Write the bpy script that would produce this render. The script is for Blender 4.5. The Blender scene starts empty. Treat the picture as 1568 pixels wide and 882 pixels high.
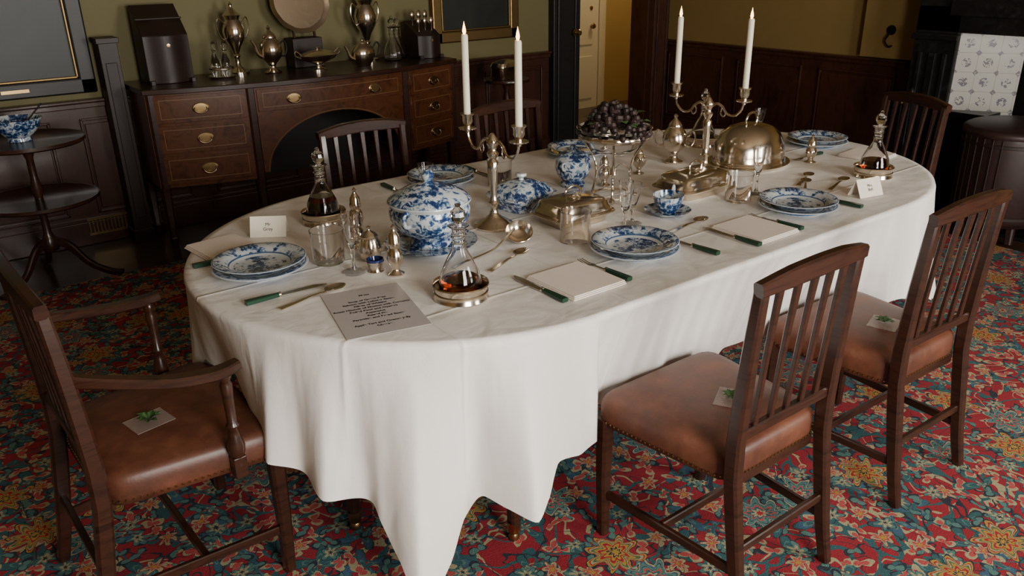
import bpy, math, random
from mathutils import Vector, Matrix
random.seed(7)
sc=bpy.context.scene
COL=sc.collection
pi=math.pi

# ---------------------------------------------------------------- materials
class G:
    def __init__(s,name):
        s.mat=bpy.data.materials.new(name); s.mat.use_nodes=True
        s.nt=s.mat.node_tree; s.b=s.nt.nodes['Principled BSDF']
    def n(s,t,**kw):
        nd=s.nt.nodes.new(t)
        for k,v in kw.items(): setattr(nd,k,v)
        return nd
    def l(s,a,b): s.nt.links.new(a,b)
    def put(s,sock,v):
        if isinstance(v,bpy.types.NodeSocket): s.l(v,sock)
        else: sock.default_value=v
    def m(s,op,a,b=None,c=None,clamp=False):
        nd=s.n('ShaderNodeMath',operation=op); nd.use_clamp=clamp
        s.put(nd.inputs[0],a)
        if b is not None: s.put(nd.inputs[1],b)
        if c is not None: s.put(nd.inputs[2],c)
        return nd.outputs[0]
    def v(s,op,a,b=None,out=0):
        nd=s.n('ShaderNodeVectorMath',operation=op); s.put(nd.inputs[0],a)
        if b is not None: s.put(nd.inputs[1],b)
        return nd.outputs[out]
    def mix(s,f,a,b):
        nd=s.n('ShaderNodeMix',data_type='RGBA'); s.put(nd.inputs[0],f)
        s.put(nd.inputs[6],col(a)); s.put(nd.inputs[7],col(b)); return nd.outputs[2]
    def ramp(s,f,stops,interp='LINEAR'):
        nd=s.n('ShaderNodeValToRGB'); cr=nd.color_ramp; cr.interpolation=interp
        while len(cr.elements)>1: cr.elements.remove(cr.elements[-1])
        cr.elements[0].position=stops[0][0]; cr.elements[0].color=col(stops[0][1])
        for p,c in stops[1:]:
            e=cr.elements.new(p); e.color=col(c)
        s.l(f,nd.inputs[0]); return nd.outputs[0]
    def obj(s,scale=None):
        tc=s.n('ShaderNodeTexCoord').outputs['Object']
        if scale is not None:
            mp=s.n('ShaderNodeMapping'); s.l(tc,mp.inputs[0]); mp.inputs['Scale'].default_value=scale; return mp.outputs[0]
        return tc
    def noise(s,vec,scale,detail=3,rough=.5,dist=0.):
        nd=s.n('ShaderNodeTexNoise'); s.l(vec,nd.inputs['Vector']); nd.inputs['Scale'].default_value=scale
        nd.inputs['Detail'].default_value=detail; nd.inputs['Roughness'].default_value=rough; nd.inputs['Distortion'].default_value=dist
        return nd.outputs[0]
    def bump(s,h,strength=.3,dist=.01):
        nd=s.n('ShaderNodeBump'); s.l(h,nd.inputs['Height']); nd.inputs['Strength'].default_value=strength; nd.inputs['Distance'].default_value=dist
        s.l(nd.outputs[0],s.b.inputs['Normal'])
    def set(s,base=None,rough=None,metal=None,**kw):
        if base is not None: s.put(s.b.inputs['Base Color'],col(base))
        if rough is not None: s.put(s.b.inputs['Roughness'],rough)
        if metal is not None: s.put(s.b.inputs['Metallic'],metal)
        for k,v in kw.items(): s.put(s.b.inputs[k.replace('_',' ')],v)
        return s.mat
def col(c):
    if isinstance(c,(tuple,list)) and len(c)==3: return (c[0],c[1],c[2],1.)
    return c

def wood(name,c1,c2,rough=.28,scale=(3,3,26),coat=.3):
    g=G(name); v=g.obj(scale); f=g.noise(v,2.2,5,.6,1.2)
    c=g.ramp(f,[(.3,c1),(.55,c2),(.75,c1)])
    g.bump(f,.05,.003)
    return g.set(c,rough,Coat_Weight=coat,Coat_Roughness=.15)
MAHOG=wood('mahogany',(.013,.0048,.003),(.038,.0125,.0065),.3,(3,3,26),.2)
MAHOGS=wood('mahogany_figured',(.040,.013,.006),(.105,.036,.014),.28,(5,5,5),.3)
MAHOGD=wood('mahogany_dark',(.009,.0035,.0025),(.018,.007,.0045),.5,(3,3,26),.03)
MAROON=wood('maroon_wood',(.013,.005,.005),(.026,.009,.008),.5,(4,4,8),.04)
PANEL=wood('wainscot_wood',(.024,.008,.0045),(.052,.017,.009),.34,(6,6,2),.25)
EBON=wood('ebonised_wood',(.005,.0045,.004),(.010,.009,.008),.45,(3,3,26),.05)
FLOORW=wood('floorboards_wood',(.028,.015,.009),(.058,.03,.016),.35,(2,14,2))

def metal(name,c,r=.14,var=True):
    g=G(name)
    if var:
        f=g.noise(g.obj(),30,4); rr=g.m('MULTIPLY_ADD',f,.12,r-.05)
        cc=g.mix(f,c,tuple(x*.8 for x in c)); g.set(cc,rr,1.)
    else: g.set(c,r,1.)
    return g.mat
SILVER=metal('aged_silver',(.78,.69,.57),.16)
BRASS=metal('brass',(.45,.31,.15),.28)
STEEL=metal('cutlery_steel',(.55,.50,.43),.25)
IRON=G('black_iron').set((.012,.012,.013),.4,.6)

def glassm(name,c=(1,1,1),r=.01):
    return G(name).set(c,r,Transmission_Weight=1.,IOR=1.45)
GLASS=glassm('clear_glass')
AMBER=glassm('amber_liquor',(.80,.20,.04))
RED=glassm('dark_wine',(.12,.01,.008))

g=G('leather'); v=g.obj(); f=g.noise(v,7,6,.65); f2=g.noise(v,160,3)
c=g.ramp(f,[(.3,(.045,.015,.009)),(.5,(.095,.030,.015)),(.66,(.15,.050,.024)),(.78,(.21,.088,.045))])
g.bump(f2,.15,.002); LEATHER=g.set(c,g.m('MULTIPLY_ADD',f,.3,.32),Coat_Weight=.05,Coat_Roughness=.35)

g=G('white_linen'); v=g.obj()
spx=g.n('ShaderNodeSeparateXYZ'); g.l(v,spx.inputs[0])
vo=g.n('ShaderNodeTexVoronoi'); g.l(v,vo.inputs['Vector']); vo.inputs['Scale'].default_value=9.
f=g.noise(v,14,2,.5,2.5); sw=g.m('SINE',g.m('MULTIPLY',g.m('ADD',vo.outputs['Distance'],f),22.))
rr=g.ramp(sw,[(.4,(.48,.48,.48)),(.6,(.72,.72,.72))])
hh=g.m('ADD',g.noise(g.obj((1.6,1.6,.8)),4.5,2,.45,.6),g.m('MULTIPLY',g.noise(g.obj((1,2.2,1)),17,3,.5,.8),.12))
def crease(sock,at,wd=.006):
    t=g.m('DIVIDE',g.m('SUBTRACT',sock,at),wd); return g.m('EXPONENT',g.m('MULTIPLY',g.m('MULTIPLY',t,t),-1.))
for sock,at in((spx.outputs[1],2.095),(spx.outputs[1],1.60),(spx.outputs[0],.93),(spx.outputs[0],1.40),(spx.outputs[0],1.98),(spx.outputs[0],2.6)):
    hh=g.m('ADD',hh,g.m('MULTIPLY',crease(sock,at),.30))
g.bump(hh,.34,.022)
LINEN=g.set((.82,.79,.75),rr)
g=G('napkin_linen'); v=g.obj(); g.bump(g.noise(v,90,2),.15,.003); NAPKIN=g.set((.84,.755,.68),.8)
PAPER=G('paper').set((.47,.43,.425),.4)
CLEARC=G('clear_acrylic_card').set((.5,.4,.35),.2,Alpha=.25)
CARD=G('card').set((.80,.74,.62),.6)
INK=G('ink').set((.012,.012,.012),.6)

def china(name,R=None,sc=46.,off=0.):
    g=G(name); v=g.obj()
    v=g.v('ADD',v,(off,off*.7,0))
    f=g.noise(v,sc,4,.65,1.5)
    vo=g.n('ShaderNodeTexVoronoi'); g.l(v,vo.inputs['Vector']); vo.inputs['Scale'].default_value=sc*1.1
    ff=g.m('ADD',g.m('MULTIPLY',f,.8),g.m('MULTIPLY',vo.outputs['Distance'],.22))
    big=g.noise(v,15.,2); ff=g.m('ADD',ff,g.m('MULTIPLY',g.m('SUBTRACT',big,.5),.5))
    W=(.54,.58,.60);B=(.010,.03,.10);B2=(.05,.11,.23)
    pc=g.ramp(ff,[(.42,B),(.475,B2),(.52,(.22,.31,.42)),(.56,W),(1,W)])
    if R:
        sp=g.n('ShaderNodeSeparateXYZ'); g.l(g.obj(),sp.inputs[0])
        r=g.m('DIVIDE',g.m('SQRT',g.m('ADD',g.m('POWER',g.m('ABSOLUTE',sp.outputs[0]),2.),g.m('POWER',g.m('ABSOLUTE',sp.outputs[1]),2.))),R)
        lines=g.ramp(r,[(0,(0,0,0)),(.54,(1,1,1)),(.63,(0,0,0)),(.95,(1,1,1))],'CONSTANT')
        pc=g.mix(lines,pc,W)
        edge=g.ramp(r,[(0,(0,0,0)),(.625,(1,1,1)),(.65,(0,0,0)),(.93,(1,1,1)),(.95,(0,0,0))],'CONSTANT')
        pc=g.mix(edge,pc,B2)
    return g.set(pc,.12,Coat_Weight=.3)
CHP=china('transfer_plate',.135); CHB=china('transfer_china',None,42.,.37); CHW=G('white_china').set((.54,.58,.60),.15)
WAX=G('candle_wax').set((.72,.66,.52),.5,Subsurface_Weight=.15,Subsurface_Radius=(.02,.01,.006))
g=G('candle_flame'); FLAME=g.set((1,.7,.3),.5,Emission_Color=(1,.55,.18,1),Emission_Strength=9.)
g=G('grape_skin'); f=g.noise(g.obj(),25,2); GRAPE=g.set(g.ramp(f,[(.35,(.016,.011,.010)),(.6,(.04,.02,.018)),(.75,(.075,.06,.032))]),.38)
g=G('leaf_green'); f=g.noise(g.obj(),40,2); LEAF=g.set(g.mix(f,(.02,.06,.015),(.05,.12,.035)),.5)
GREENH=G('green_handle').set((.008,.042,.020),.3)
BLUEG=G('blue_glass').set((.015,.025,.12),.1)

def paint(name,a,b,r=.7):
    g=G(name); f=g.noise(g.obj(),1.7,4); g.bump(g.noise(g.obj(),60,3),.06,.003); return g.set(g.mix(f,a,b),r)
WALLN=paint('wall_paint_olive',(.135,.115,.045),(.16,.138,.056))
WALLE=paint('wall_paint_ochre',(.20,.128,.037),(.24,.156,.048))
CEIL=paint('ceiling_paint',(.27,.21,.135),(.30,.23,.15))
CREAM=paint('cream_door_paint',(.62,.53,.33),(.68,.58,.37),.4)
HALLW=paint('hall_paint',(.40,.27,.09),(.46,.32,.11))

g=G('delft_tiles'); v=g.obj()
br=g.n('ShaderNodeTexBrick'); sp=g.n('ShaderNodeSeparateXYZ'); g.l(v,sp.inputs[0])
cb=g.n('ShaderNodeCombineXYZ'); g.l(sp.outputs[0],cb.inputs[0]); g.l(sp.outputs[2],cb.inputs[1])
g.l(cb.outputs[0],br.inputs['Vector']); br.offset=0.; br.inputs['Scale'].default_value=1.; br.inputs['Brick Width'].default_value=.12; br.inputs['Row Height'].default_value=.12; br.inputs['Mortar Size'].default_value=.0012
f=g.noise(v,45,4,.6,1.); sc1=g.v('SCALE',cb.outputs[0]); sc1.node.inputs['Scale'].default_value=1/.12
fr=g.v('SUBTRACT',g.v('FRACTION',sc1),(.5,.5,0)); rl=g.v('LENGTH',fr,out=1)
cen=g.m('LESS_THAN',rl,.24); pat=g.m('MULTIPLY',cen,g.m('GREATER_THAN',f,.50))
corner=g.m('MULTIPLY',g.m('GREATER_THAN',rl,.60),g.m('GREATER_THAN',f,.44))
c=g.mix(g.m('MAXIMUM',pat,corner),(.46,.45,.41),(.15,.14,.17)); c=g.mix(br.outputs['Fac'],c,(.25,.24,.21))
TILE=g.set(c,.2)
g=G('black_marble'); f=g.noise(g.obj(),9,6,.7,1.5); BMARB=g.set(g.ramp(f,[(.45,(.005,.005,.006)),(.62,(.012,.012,.012)),(.64,(.025,.025,.025)),(.66,(.006,.006,.006))]),.35)

g=G('dark_canvas'); f=g.noise(g.obj(),2.2,4,.6,.5); CANV=g.set(g.ramp(f,[(.35,(.005,.007,.006)),(.6,(.012,.016,.013)),(.8,(.035,.025,.014))]),.45)
GILT=metal('gilt_frame',(.26,.17,.07),.42)

# carpet
g=G('floral_carpet')
tc=g.obj(); sp=g.n('ShaderNodeSeparateXYZ'); g.l(tc,sp.inputs[0])
cb=g.n('ShaderNodeCombineXYZ'); g.l(sp.outputs[0],cb.inputs[0]); g.l(sp.outputs[1],cb.inputs[1]); base=cb.outputs[0]
nz=g.n('ShaderNodeTexNoise'); g.l(base,nz.inputs['Vector']); nz.inputs['Scale'].default_value=15.; nz.inputs['Detail'].default_value=2.
warp=g.v('ADD',base,g.v('MULTIPLY',g.v('SUBTRACT',nz.outputs['Color'],(.5,.5,.5)),(.050,.050,0)))
REDg=(.34,.008,.022);DRED=(.22,.006,.017);TEAL=(.018,.095,.105);LTEAL=(.075,.185,.165);NAVY=(.012,.020,.034);CRM=(.36,.32,.18);YEL=(.40,.24,.04);PINK=(.42,.06,.06);BLUE=(.035,.10,.17);GRN=(.09,.14,.05)
cur=g.mix(g.noise(base,5,2),REDg,DRED)
def flower(cur,scale,rnd,n,R,amp,rampA,rampB,off=(0,0,0),thr=0.):
    v=g.v('ADD',warp,off)
    vo=g.n('ShaderNodeTexVoronoi'); vo.voronoi_dimensions='2D'; g.l(v,vo.inputs['Vector']); vo.inputs['Scale'].default_value=scale; vo.inputs['Randomness'].default_value=rnd
    d=g.v('SUBTRACT',v,vo.outputs['Position']); s2=g.n('ShaderNodeSeparateXYZ'); g.l(d,s2.inputs[0])
    sc3=g.n('ShaderNodeSeparateColor'); g.l(vo.outputs['Color'],sc3.inputs[0])
    r=g.m('SQRT',g.m('ADD',g.m('POWER',g.m('ABSOLUTE',s2.outputs[0]),2.),g.m('POWER',g.m('ABSOLUTE',s2.outputs[1]),2.)))
    th=g.m('ARCTAN2',s2.outputs[1],s2.outputs[0]); th=g.m('ADD',th,g.m('MULTIPLY',sc3.outputs[0],6.28))
    pet=g.m('MULTIPLY_ADD',g.m('COSINE',g.m('MULTIPLY',th,float(n))),amp,1-amp)
    q=g.m('DIVIDE',r,g.m('MULTIPLY',pet,R))
    q2=g.m('MULTIPLY',q,.9)
    ca=g.ramp(q2,rampA,'CONSTANT'); cbb=g.ramp(q2,rampB,'CONSTANT')
    cc=g.mix(g.m('GREATER_THAN',sc3.outputs[1],.5),ca,cbb)
    mask=g.m('LESS_THAN',q,1.)
    if thr>0: mask=g.m('MULTIPLY',mask,g.m('GREATER_THAN',sc3.outputs[2],thr))
    return g.mix(mask,cur,cc)
vn=g.noise(base,8.5,1,.4,.6); ln=g.m('LESS_THAN',g.m('ABSOLUTE',g.m('SUBTRACT',vn,.5)),.013); cur=g.mix(ln,cur,CRM)
vn=g.noise(g.v('ADD',base,(3.1,1.7,0)),8,1,.4,.8); ln=g.m('LESS_THAN',g.m('ABSOLUTE',g.m('SUBTRACT',vn,.48)),.030); cur=g.mix(ln,cur,TEAL)
vn=g.noise(g.v('ADD',base,(5.1,2.7,0)),10,1,.4,.8); ln=g.m('LESS_THAN',g.m('ABSOLUTE',g.m('SUBTRACT',vn,.52)),.012); cur=g.mix(ln,cur,NAVY)
cur=flower(cur,7.4,.85,4,.074,.45,[(0,LTEAL),(.15,CRM),(.22,TEAL),(.45,LTEAL),(.52,TEAL),(.80,NAVY)],[(0,TEAL),(.3,LTEAL),(.42,BLUE),(.7,TEAL),(.82,NAVY)],(0,0,0),.25)
cur=flower(cur,17.,.9,2,.034,.45,[(0,LTEAL),(.6,NAVY)],[(0,PINK),(.55,CRM)],(.37,.11,0),.25)
cur=flower(cur,10.,.8,6,.037,.28,[(0,YEL),(.25,PINK),(.5,CRM),(.80,DRED)],[(0,NAVY),(.2,CRM),(.5,LTEAL),(.80,NAVY)],(.13,.71,0),.35)
cur=flower(cur,4.4,.6,8,.090,.22,[(0,YEL),(.12,NAVY),(.19,YEL),(.32,REDg),(.44,YEL),(.55,GRN),(.63,CRM),(.71,REDg),(.76,YEL),(.84,NAVY)],[(0,REDg),(.12,CRM),(.22,TEAL),(.34,PINK),(.44,LTEAL),(.54,NAVY),(.58,LTEAL),(.70,BLUE),(.76,CRM),(.84,NAVY)],(.05,.02,0),.35)
fib=g.noise(base,240,2); cur=g.mix(g.m('MULTIPLY',fib,.28),cur,(.035,.022,.02))
g.bump(fib,.5,.004); RUG=g.set(cur,.95)

# ---------------------------------------------------------------- geometry helpers
def group(name,loc=(0,0,0),rz=0.):
    e=bpy.data.objects.new(name,None); COL.objects.link(e); e.location=loc; e.rotation_euler=(0,0,rz); e.empty_display_size=.05; return e
def mesh(name,V,F,mat,par=None,loc=(0,0,0),rot=(0,0,0),smooth=True,bevel=0.,angle=40):
    me=bpy.data.meshes.new(name); me.from_pydata([tuple(v) for v in V],[],F); me.update()
    me.materials.append(mat)
    if smooth:
        me.polygons.foreach_set('use_smooth',[True]*len(me.polygons))
        if angle: me.set_sharp_from_angle(angle=math.radians(angle))
    o=bpy.data.objects.new(name,me); COL.objects.link(o); o.location=loc; o.rotation_euler=rot
    if par: o.parent=par
    if bevel>0:
        b=o.modifiers.new('bevel','BEVEL'); b.width=bevel; b.segments=2; b.limit_method='ANGLE'
    return o
def boxgeo(c,s,V,F,rz=0.):
    i=len(V); ca,sa=math.cos(rz),math.sin(rz)
    for z in(-.5,.5):
        for x,y in((-.5,-.5),(.5,-.5),(.5,.5),(-.5,.5)):
            X=x*s[0];Y=y*s[1]; V.append((c[0]+X*ca-Y*sa,c[1]+X*sa+Y*ca,c[2]+z*s[2]))
    for f in((3,2,1,0),(4,5,6,7),(0,1,5,4),(1,2,6,5),(2,3,7,6),(3,0,4,7)): F.append([i+k for k in f])
def box(name,c,s,mat,par=None,rz=0.,bevel=.004):
    V=[];F=[];boxgeo((0,0,0),s,V,F); return mesh(name,V,F,mat,par,c,(0,0,rz),False,bevel)
def boxes(name,lst,mat,par=None,bevel=0.):
    V=[];F=[]
    for c,s in lst: boxgeo(c,s,V,F)
    return mesh(name,V,F,mat,par,smooth=False,bevel=bevel)
def lathe(name,prof,mat,par=None,loc=(0,0,0),rot=(0,0,0),seg=32,sx=1.,sy=1.,mod=None,angle=50):
    V=[];F=[];rings=[]
    for r,z in prof:
        if r<1e-5: rings.append([len(V)]); V.append((0,0,z))
        else:
            rings.append(list(range(len(V),len(V)+seg)))
            for k in range(seg):
                a=2*pi*k/seg; rr=r*(mod(a,z) if mod else 1.); V.append((rr*math.cos(a)*sx,rr*math.sin(a)*sy,z))
    for A,B in zip(rings,rings[1:]):
        for k in range(seg):
            k2=(k+1)%seg
            if len(A)==1 and len(B)==1: break
            if len(A)==1: F.append([A[0],B[k2],B[k]][::-1])
            elif len(B)==1: F.append([A[k],A[k2],B[0]])
            else: F.append([A[k],A[k2],B[k2],B[k]])
    return mesh(name,V,F,mat,par,loc,rot,True,angle=angle)
def cr(pts,n=6):
    P=[Vector(p) for p in pts]; out=[]
    for i in range(len(P)-1):
        p0=P[max(i-1,0)];p1=P[i];p2=P[i+1];p3=P[min(i+2,len(P)-1)]
        for k in range(n):
            t=k/n; out.append(.5*((2*p1)+(-p0+p2)*t+(2*p0-5*p1+4*p2-p3)*t*t+(-p0+3*p1-3*p2+p3)*t**3))
    out.append(P[-1]); return out
def loftgeo(pts,sizes,V,F,up=(0,0,1),rnd=0):
    pts=[Vector(p) for p in pts]; n=len(pts); up=Vector(up); i0=len(V)
    for i,p in enumerate(pts):
        T=(pts[min(i+1,n-1)]-pts[max(i-1,0)]).normalized(); s=T.cross(up)
        if s.length<1e-4: s=T.cross(Vector((1,.01,0)))
        s.normalize(); o=s.cross(T).normalized()
        if isinstance(sizes,(tuple,list)) and isinstance(sizes[0],(tuple,list,Vector)):
            k=i*(len(sizes)-1)/(n-1); a=int(min(k,len(sizes)-2)); f=k-a; w=sizes[a][0]*(1-f)+sizes[a+1][0]*f; h=sizes[a][1]*(1-f)+sizes[a+1][1]*f
        else: w,h=sizes
        if rnd:
            for q in range(rnd):
                an=2*pi*q/rnd; V.append(p+s*(w/2*math.cos(an))+o*(h/2*math.sin(an)))
        else:
            c=.18*min(w,h);W=w/2;H=h/2
            for x,y in((-W+c,-H),(W-c,-H),(W,-H+c),(W,H-c),(W-c,H),(-W+c,H),(-W,H-c),(-W,-H+c)): V.append(p+s*x+o*y)
    m=rnd or 8
    for i in range(n-1):
        for k in range(m):
            a=i0+i*m+k;b=i0+i*m+(k+1)%m; F.append([a,b,b+m,a+m])
    F.append([i0+k for k in range(m)][::-1]); F.append([i0+(n-1)*m+k for k in range(m)])
def loft(name,pts,sizes,mat,par=None,up=(0,0,1),rnd=0,smooth=None,loc=(0,0,0),rot=(0,0,0)):
    V=[];F=[];loftgeo(pts,sizes,V,F,up,rnd); return mesh(name,V,F,mat,par,loc,rot,True,angle=35)
def ball(r,n=8,c=(0,0,0),V=None,F=None,sz=1.):
    i0=len(V); V.append((c[0],c[1],c[2]-r*sz)); m=n//2
    for j in range(1,m):
        ph=-pi/2+pi*j/m
        for k in range(n): a=2*pi*k/n; V.append((c[0]+r*math.cos(ph)*math.cos(a),c[1]+r*math.cos(ph)*math.sin(a),c[2]+r*sz*math.sin(ph)))
    V.append((c[0],c[1],c[2]+r*sz)); top=len(V)-1
    for k in range(n):
        k2=(k+1)%n; F.append([i0,i0+1+k2,i0+1+k]); F.append([top,top-n+k,top-n+k2])
        for j in range(m-2): a=i0+1+j*n; F.append([a+k,a+k2,a+n+k2,a+n+k])
def dup(src,loc,rz):
    e=group(src.name.split('.')[0],loc,rz)
    for ch in src.children:
        o=bpy.data.objects.new(ch.name.split('.')[0],ch.data); COL.objects.link(o); o.parent=e
        o.location=ch.location; o.rotation_euler=ch.rotation_euler; o.scale=ch.scale
        for md in ch.modifiers:
            if md.type=='BEVEL':
                b=o.modifiers.new('bevel','BEVEL'); b.width=md.width; b.segments=md.segments; b.limit_method='ANGLE'
    return e

# ---------------------------------------------------------------- room
YN,XE,YS,XW,H=5.25,5.75,-1.7,-2.1,3.1
D0,D1=4.66,5.52
boxes('wall_north',[(((XW+D0)/2,YN+.1,H/2),(D0-XW,.2,H)),(((D1+XE+.2)/2,YN+.1,H/2),(XE+.2-D1,.2,H)),(((D0+D1)/2,YN+.1,(2.15+H)/2),(D1-D0,.2,H-2.15))],WALLN)
boxes('wall_east',[((XE+.1,(YS+YN)/2,H/2),(.2,YN-YS,H))],WALLE)
boxes('wall_west',[((XW-.1,(YS+YN)/2,H/2),(.2,YN-YS+.4,H))],WALLE)
wins=[(.65,1.2),(3.25,1.2)]
WZ0,WZ1=.62,2.30
L=[];x=XW-.2
for cx,w in wins:
    L.append((((x+cx-w/2)/2,YS-.1,H/2),(cx-w/2-x,.2,H))); L.append(((cx,YS-.1,WZ0/2),(w,.2,WZ0))); L.append(((cx,YS-.1,(WZ1+H)/2),(w,.2,H-WZ1))); x=cx+w/2
L.append((((x+XE+.2)/2,YS-.1,H/2),(XE+.2-x,.2,H)))
boxes('wall_south',L,WALLE)
for i,(cx,w) in enumerate(wins):
    gW=group('window_%d'%(i+1),(cx,YS-.08,0)); zc=(WZ0+WZ1)/2;hh_=WZ1-WZ0
    L=[((0,0,WZ0+.02),(w,.08,.05)),((0,0,WZ1-.02),(w,.08,.05)),((-w/2+.025,0,zc),(.05,.08,hh_)),((w/2-.025,0,zc),(.05,.08,hh_)),((0,0,zc),(w,.06,.05))]
    for xx in(-w/6,w/6): L.append(((xx,0,zc),(.022,.03,hh_)))
    for zz in(zc-.42,zc+.42): L.append(((0,0,zz),(w,.03,.022)))
    boxes('sash_frame',L,CREAM,gW)
boxes('floor',[((1.8,2.4,-.05),(8.6,9.6,.1))],FLOORW)
boxes('ceiling',[(((XW+XE)/2,(YS+YN)/2,H+.05),(XE-XW+.4,YN-YS+.4,.1))],CEIL)
box('carpet',(1.55,1.75,.006),(6.5,5.6,.012),RUG,None,0,.003)
def wains(name,a,b,axis,at,sgn,skip=()):
    L=[];pan=[]
    def put(lst,u,th,z,su,sz,off):
        c=(u,at+sgn*(off),z) if axis=='x' else (at+sgn*(off),u,z); s=(su,th,sz) if axis=='x' else (th,su,sz); lst.append((c,s))
    put(L,(a+b)/2,.02,.41,b-a,.80,.01)
    n=max(1,round((b-a)/.75)); w=(b-a)/n
    for k in range(n):
        u=a+w*(k+.5)
        put(pan,u,.012,.46,w-.2,.5,.026)
        for du in(-1,1): put(pan,u+du*(w/2-.085),.02,.46,.016,.56,.026)
        for zz in(.19,.735): put(pan,u,.02,zz,w-.155,.016,.026)
    boxes('trim_'+name+'_panelling',L+pan,PANEL,None,.004)
    R=[];put(R,(a+b)/2,.045,.815,b-a,.03,.022);put(R,(a+b)/2,.06,.84,b-a,.018,.03)
    boxes('trim_'+name+'_dado_rail',R,PANEL,None,.005)
    R=[];put(R,(a+b)/2,.04,.07,b-a,.14,.02);put(R,(a+b)/2,.028,.15,b-a,.025,.014)
    boxes('baseboard_'+name,R,PANEL,None,.004)
wains('north',XW,4.36,'x',YN,-1)
wains('east',2.95,YN,'y',XE,-1)
boxes('trim_chimney_breast',[((XE-.035,2.1,H/2+.43),(.07,2.4,H-.86))],WALLE)
boxes('trim_door_casing',[((4.51,YN-.03,1.1),(.28,.08,2.3)),((5.09,YN-.03,2.22),(.86,.08,.16)),((4.60,YN-.075,1.1),(.03,.02,2.25)),((4.42,YN-.075,1.1),(.03,.02,2.25))],EBON,None,.005)
boxes('trim_door_casing_right',[((5.61,YN-.03,1.1),(.18,.08,2.3)),((5.56,YN-.075,1.1),(.025,.02,2.25)),((5.68,YN-.075,1.1),(.03,.02,2.25))],PANEL,None,.005)
boxes('trim_door_reveal',[((4.665,YN+.1,1.08),(.02,.2,2.15)),((5.515,YN+.1,1.08),(.02,.2,2.15))],PANEL,None)
kg=group('door_knob',(4.585,YN-.085,.98)); lathe('knob',[(0,.06),(.02,.058),(.027,.045),(.02,.03),(.009,.02),(.009,.005),(.03,.004),(.03,0)],BRASS,kg,rot=(pi/2,0,0))
boxes('wall_hall',[((6.2,6.75,1.6),(4.0,.1,3.2)),((7.6,6.1,1.6),(.1,1.5,3.2)),((4.3,6.1,1.6),(.1,1.5,3.2)),((6.0,6.1,3.2),(3.6,1.5,.1)),((6.75,5.4,1.6),(1.7,.1,3.2))],HALLW)
boxes('floor_hall',[((6.0,6.1,-.045),(3.6,1.4,.1))],FLOORW)
dg=group('door_1',(5.82,6.66,0))
L=[((0,0,1.0),(.8,.045,2.0))]
for xx in(-.19,.19):
    for zz,h in((.33,.45),(.98,.62),(1.65,.5)):
        L.append(((xx,-.025,zz),(.25,.016,h)))
boxes('door_leaf',L,CREAM,dg,.006)
boxes('door_frame',[((-.45,0,1.03),(.09,.07,2.06)),((.45,0,1.03),(.09,.07,2.06)),((0,0,2.08),(.99,.07,.09))],CREAM,dg,.006)
lathe('knob',[(0,.06),(.024,.055),(.03,.04),(.012,.02),(.012,.0)],BRASS,dg,(.28,-.03,.86),(pi/2,0,0))
lathe('escutcheon',[(0,.012),(.02,.01),(.022,0)],BRASS,dg,(.28,-.03,1.04),(pi/2,0,0))
vg=group('brass_floor_vent',(.98,YN-.045,.11))
boxes('grille',[((0,0,.045),(.42,.01,.012)),((0,0,-.045),(.42,.01,.012))]+[((-.2+i*.02,0,0),(.007,.008,.09)) for i in range(21)],BRASS,vg)
bl=group('iron_bell_lever',(XE-.07,3.09,1.0))
lathe('back_disc',[(0,.014),(.028,.012),(.034,0)],IRON,bl,(0,0,.05),(0,-pi/2,0))
loft('lever',cr([(-.005,0,.05),(-.03,0,.02),(-.03,.02,-.02),(-.03,-.01,-.06),(-.03,-.035,-.05)]),(.012,.012),IRON,bl,rnd=8)
fp=group('fireplace',(0,0,0))
FX=5.45
boxes('surround',[((FX+.115,2.66,.62),(.23,.28,1.24)),((FX+.115,1.42,.62),(.23,.28,1.24)),((FX+.115,2.04,1.24),(.23,1.52,.32)),((FX+.09,2.04,1.43),(.34,1.66,.06)),((FX-.015,2.66,.07),(.05,.3,.14)),((FX-.015,1.42,.07),(.05,.3,.14)),((FX-.01,2.66,1.05),(.04,.3,.04)),
    ((FX-.008,2.66,.55),(.016,.05,.8)),((FX-.008,2.74,.55),(.016,.03,.8)),((FX-.008,2.58,.55),(.016,.03,.8)),((FX-.01,2.04,1.26),(.02,1.1,.16))],BMARB,fp,.006)
def quadtile(name,p,q,z0,z1):
    d=Vector((q[0]-p[0],q[1]-p[1],0)); Ln=d.length; an=math.atan2(d.y,d.x)
    return mesh(name,[(0,0,0),(Ln,0,0),(Ln,0,z1-z0),(0,0,z1-z0),(0,.02,0),(Ln,.02,0),(Ln,.02,z1-z0),(0,.02,z1-z0)],[[0,1,2,3],[7,6,5,4],[3,2,6,7],[0,4,5,1],[0,3,7,4],[1,5,6,2]],TILE,fp,(p[0],p[1],z0),(0,0,an),False)
quadtile('tile_cheek_left',(FX+.03,2.52),(FX+.22,2.20),.0,1.09)
quadtile('tile_cheek_right',(FX+.22,1.88),(FX+.03,1.56),.0,1.09)
boxes('fireback',[((FX+.235,2.04,.54),(.02,.34,1.08))],IRON,fp)
L=[((FX+.0,2.04,z),(.03,.46,.02)) for z in(.36,.42,.48,.54)]+[((FX+.08,2.04+s*.34,.31),(.2,.26,.58)) for s in(-1,1)]+[((FX+.02,2.04,.3),(.02,.42,.05)),((FX+.1,2.04,.2),(.12,.42,.03))]
boxes('hob_grate',L,IRON,fp,.004)
boxes('hearth_slab',[((FX-.2,2.04,.01),(.5,1.6,.02))],BMARB,fp,.003)
fi=group('fire_iron_stand',(5.06,2.56,0.0125))
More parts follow.
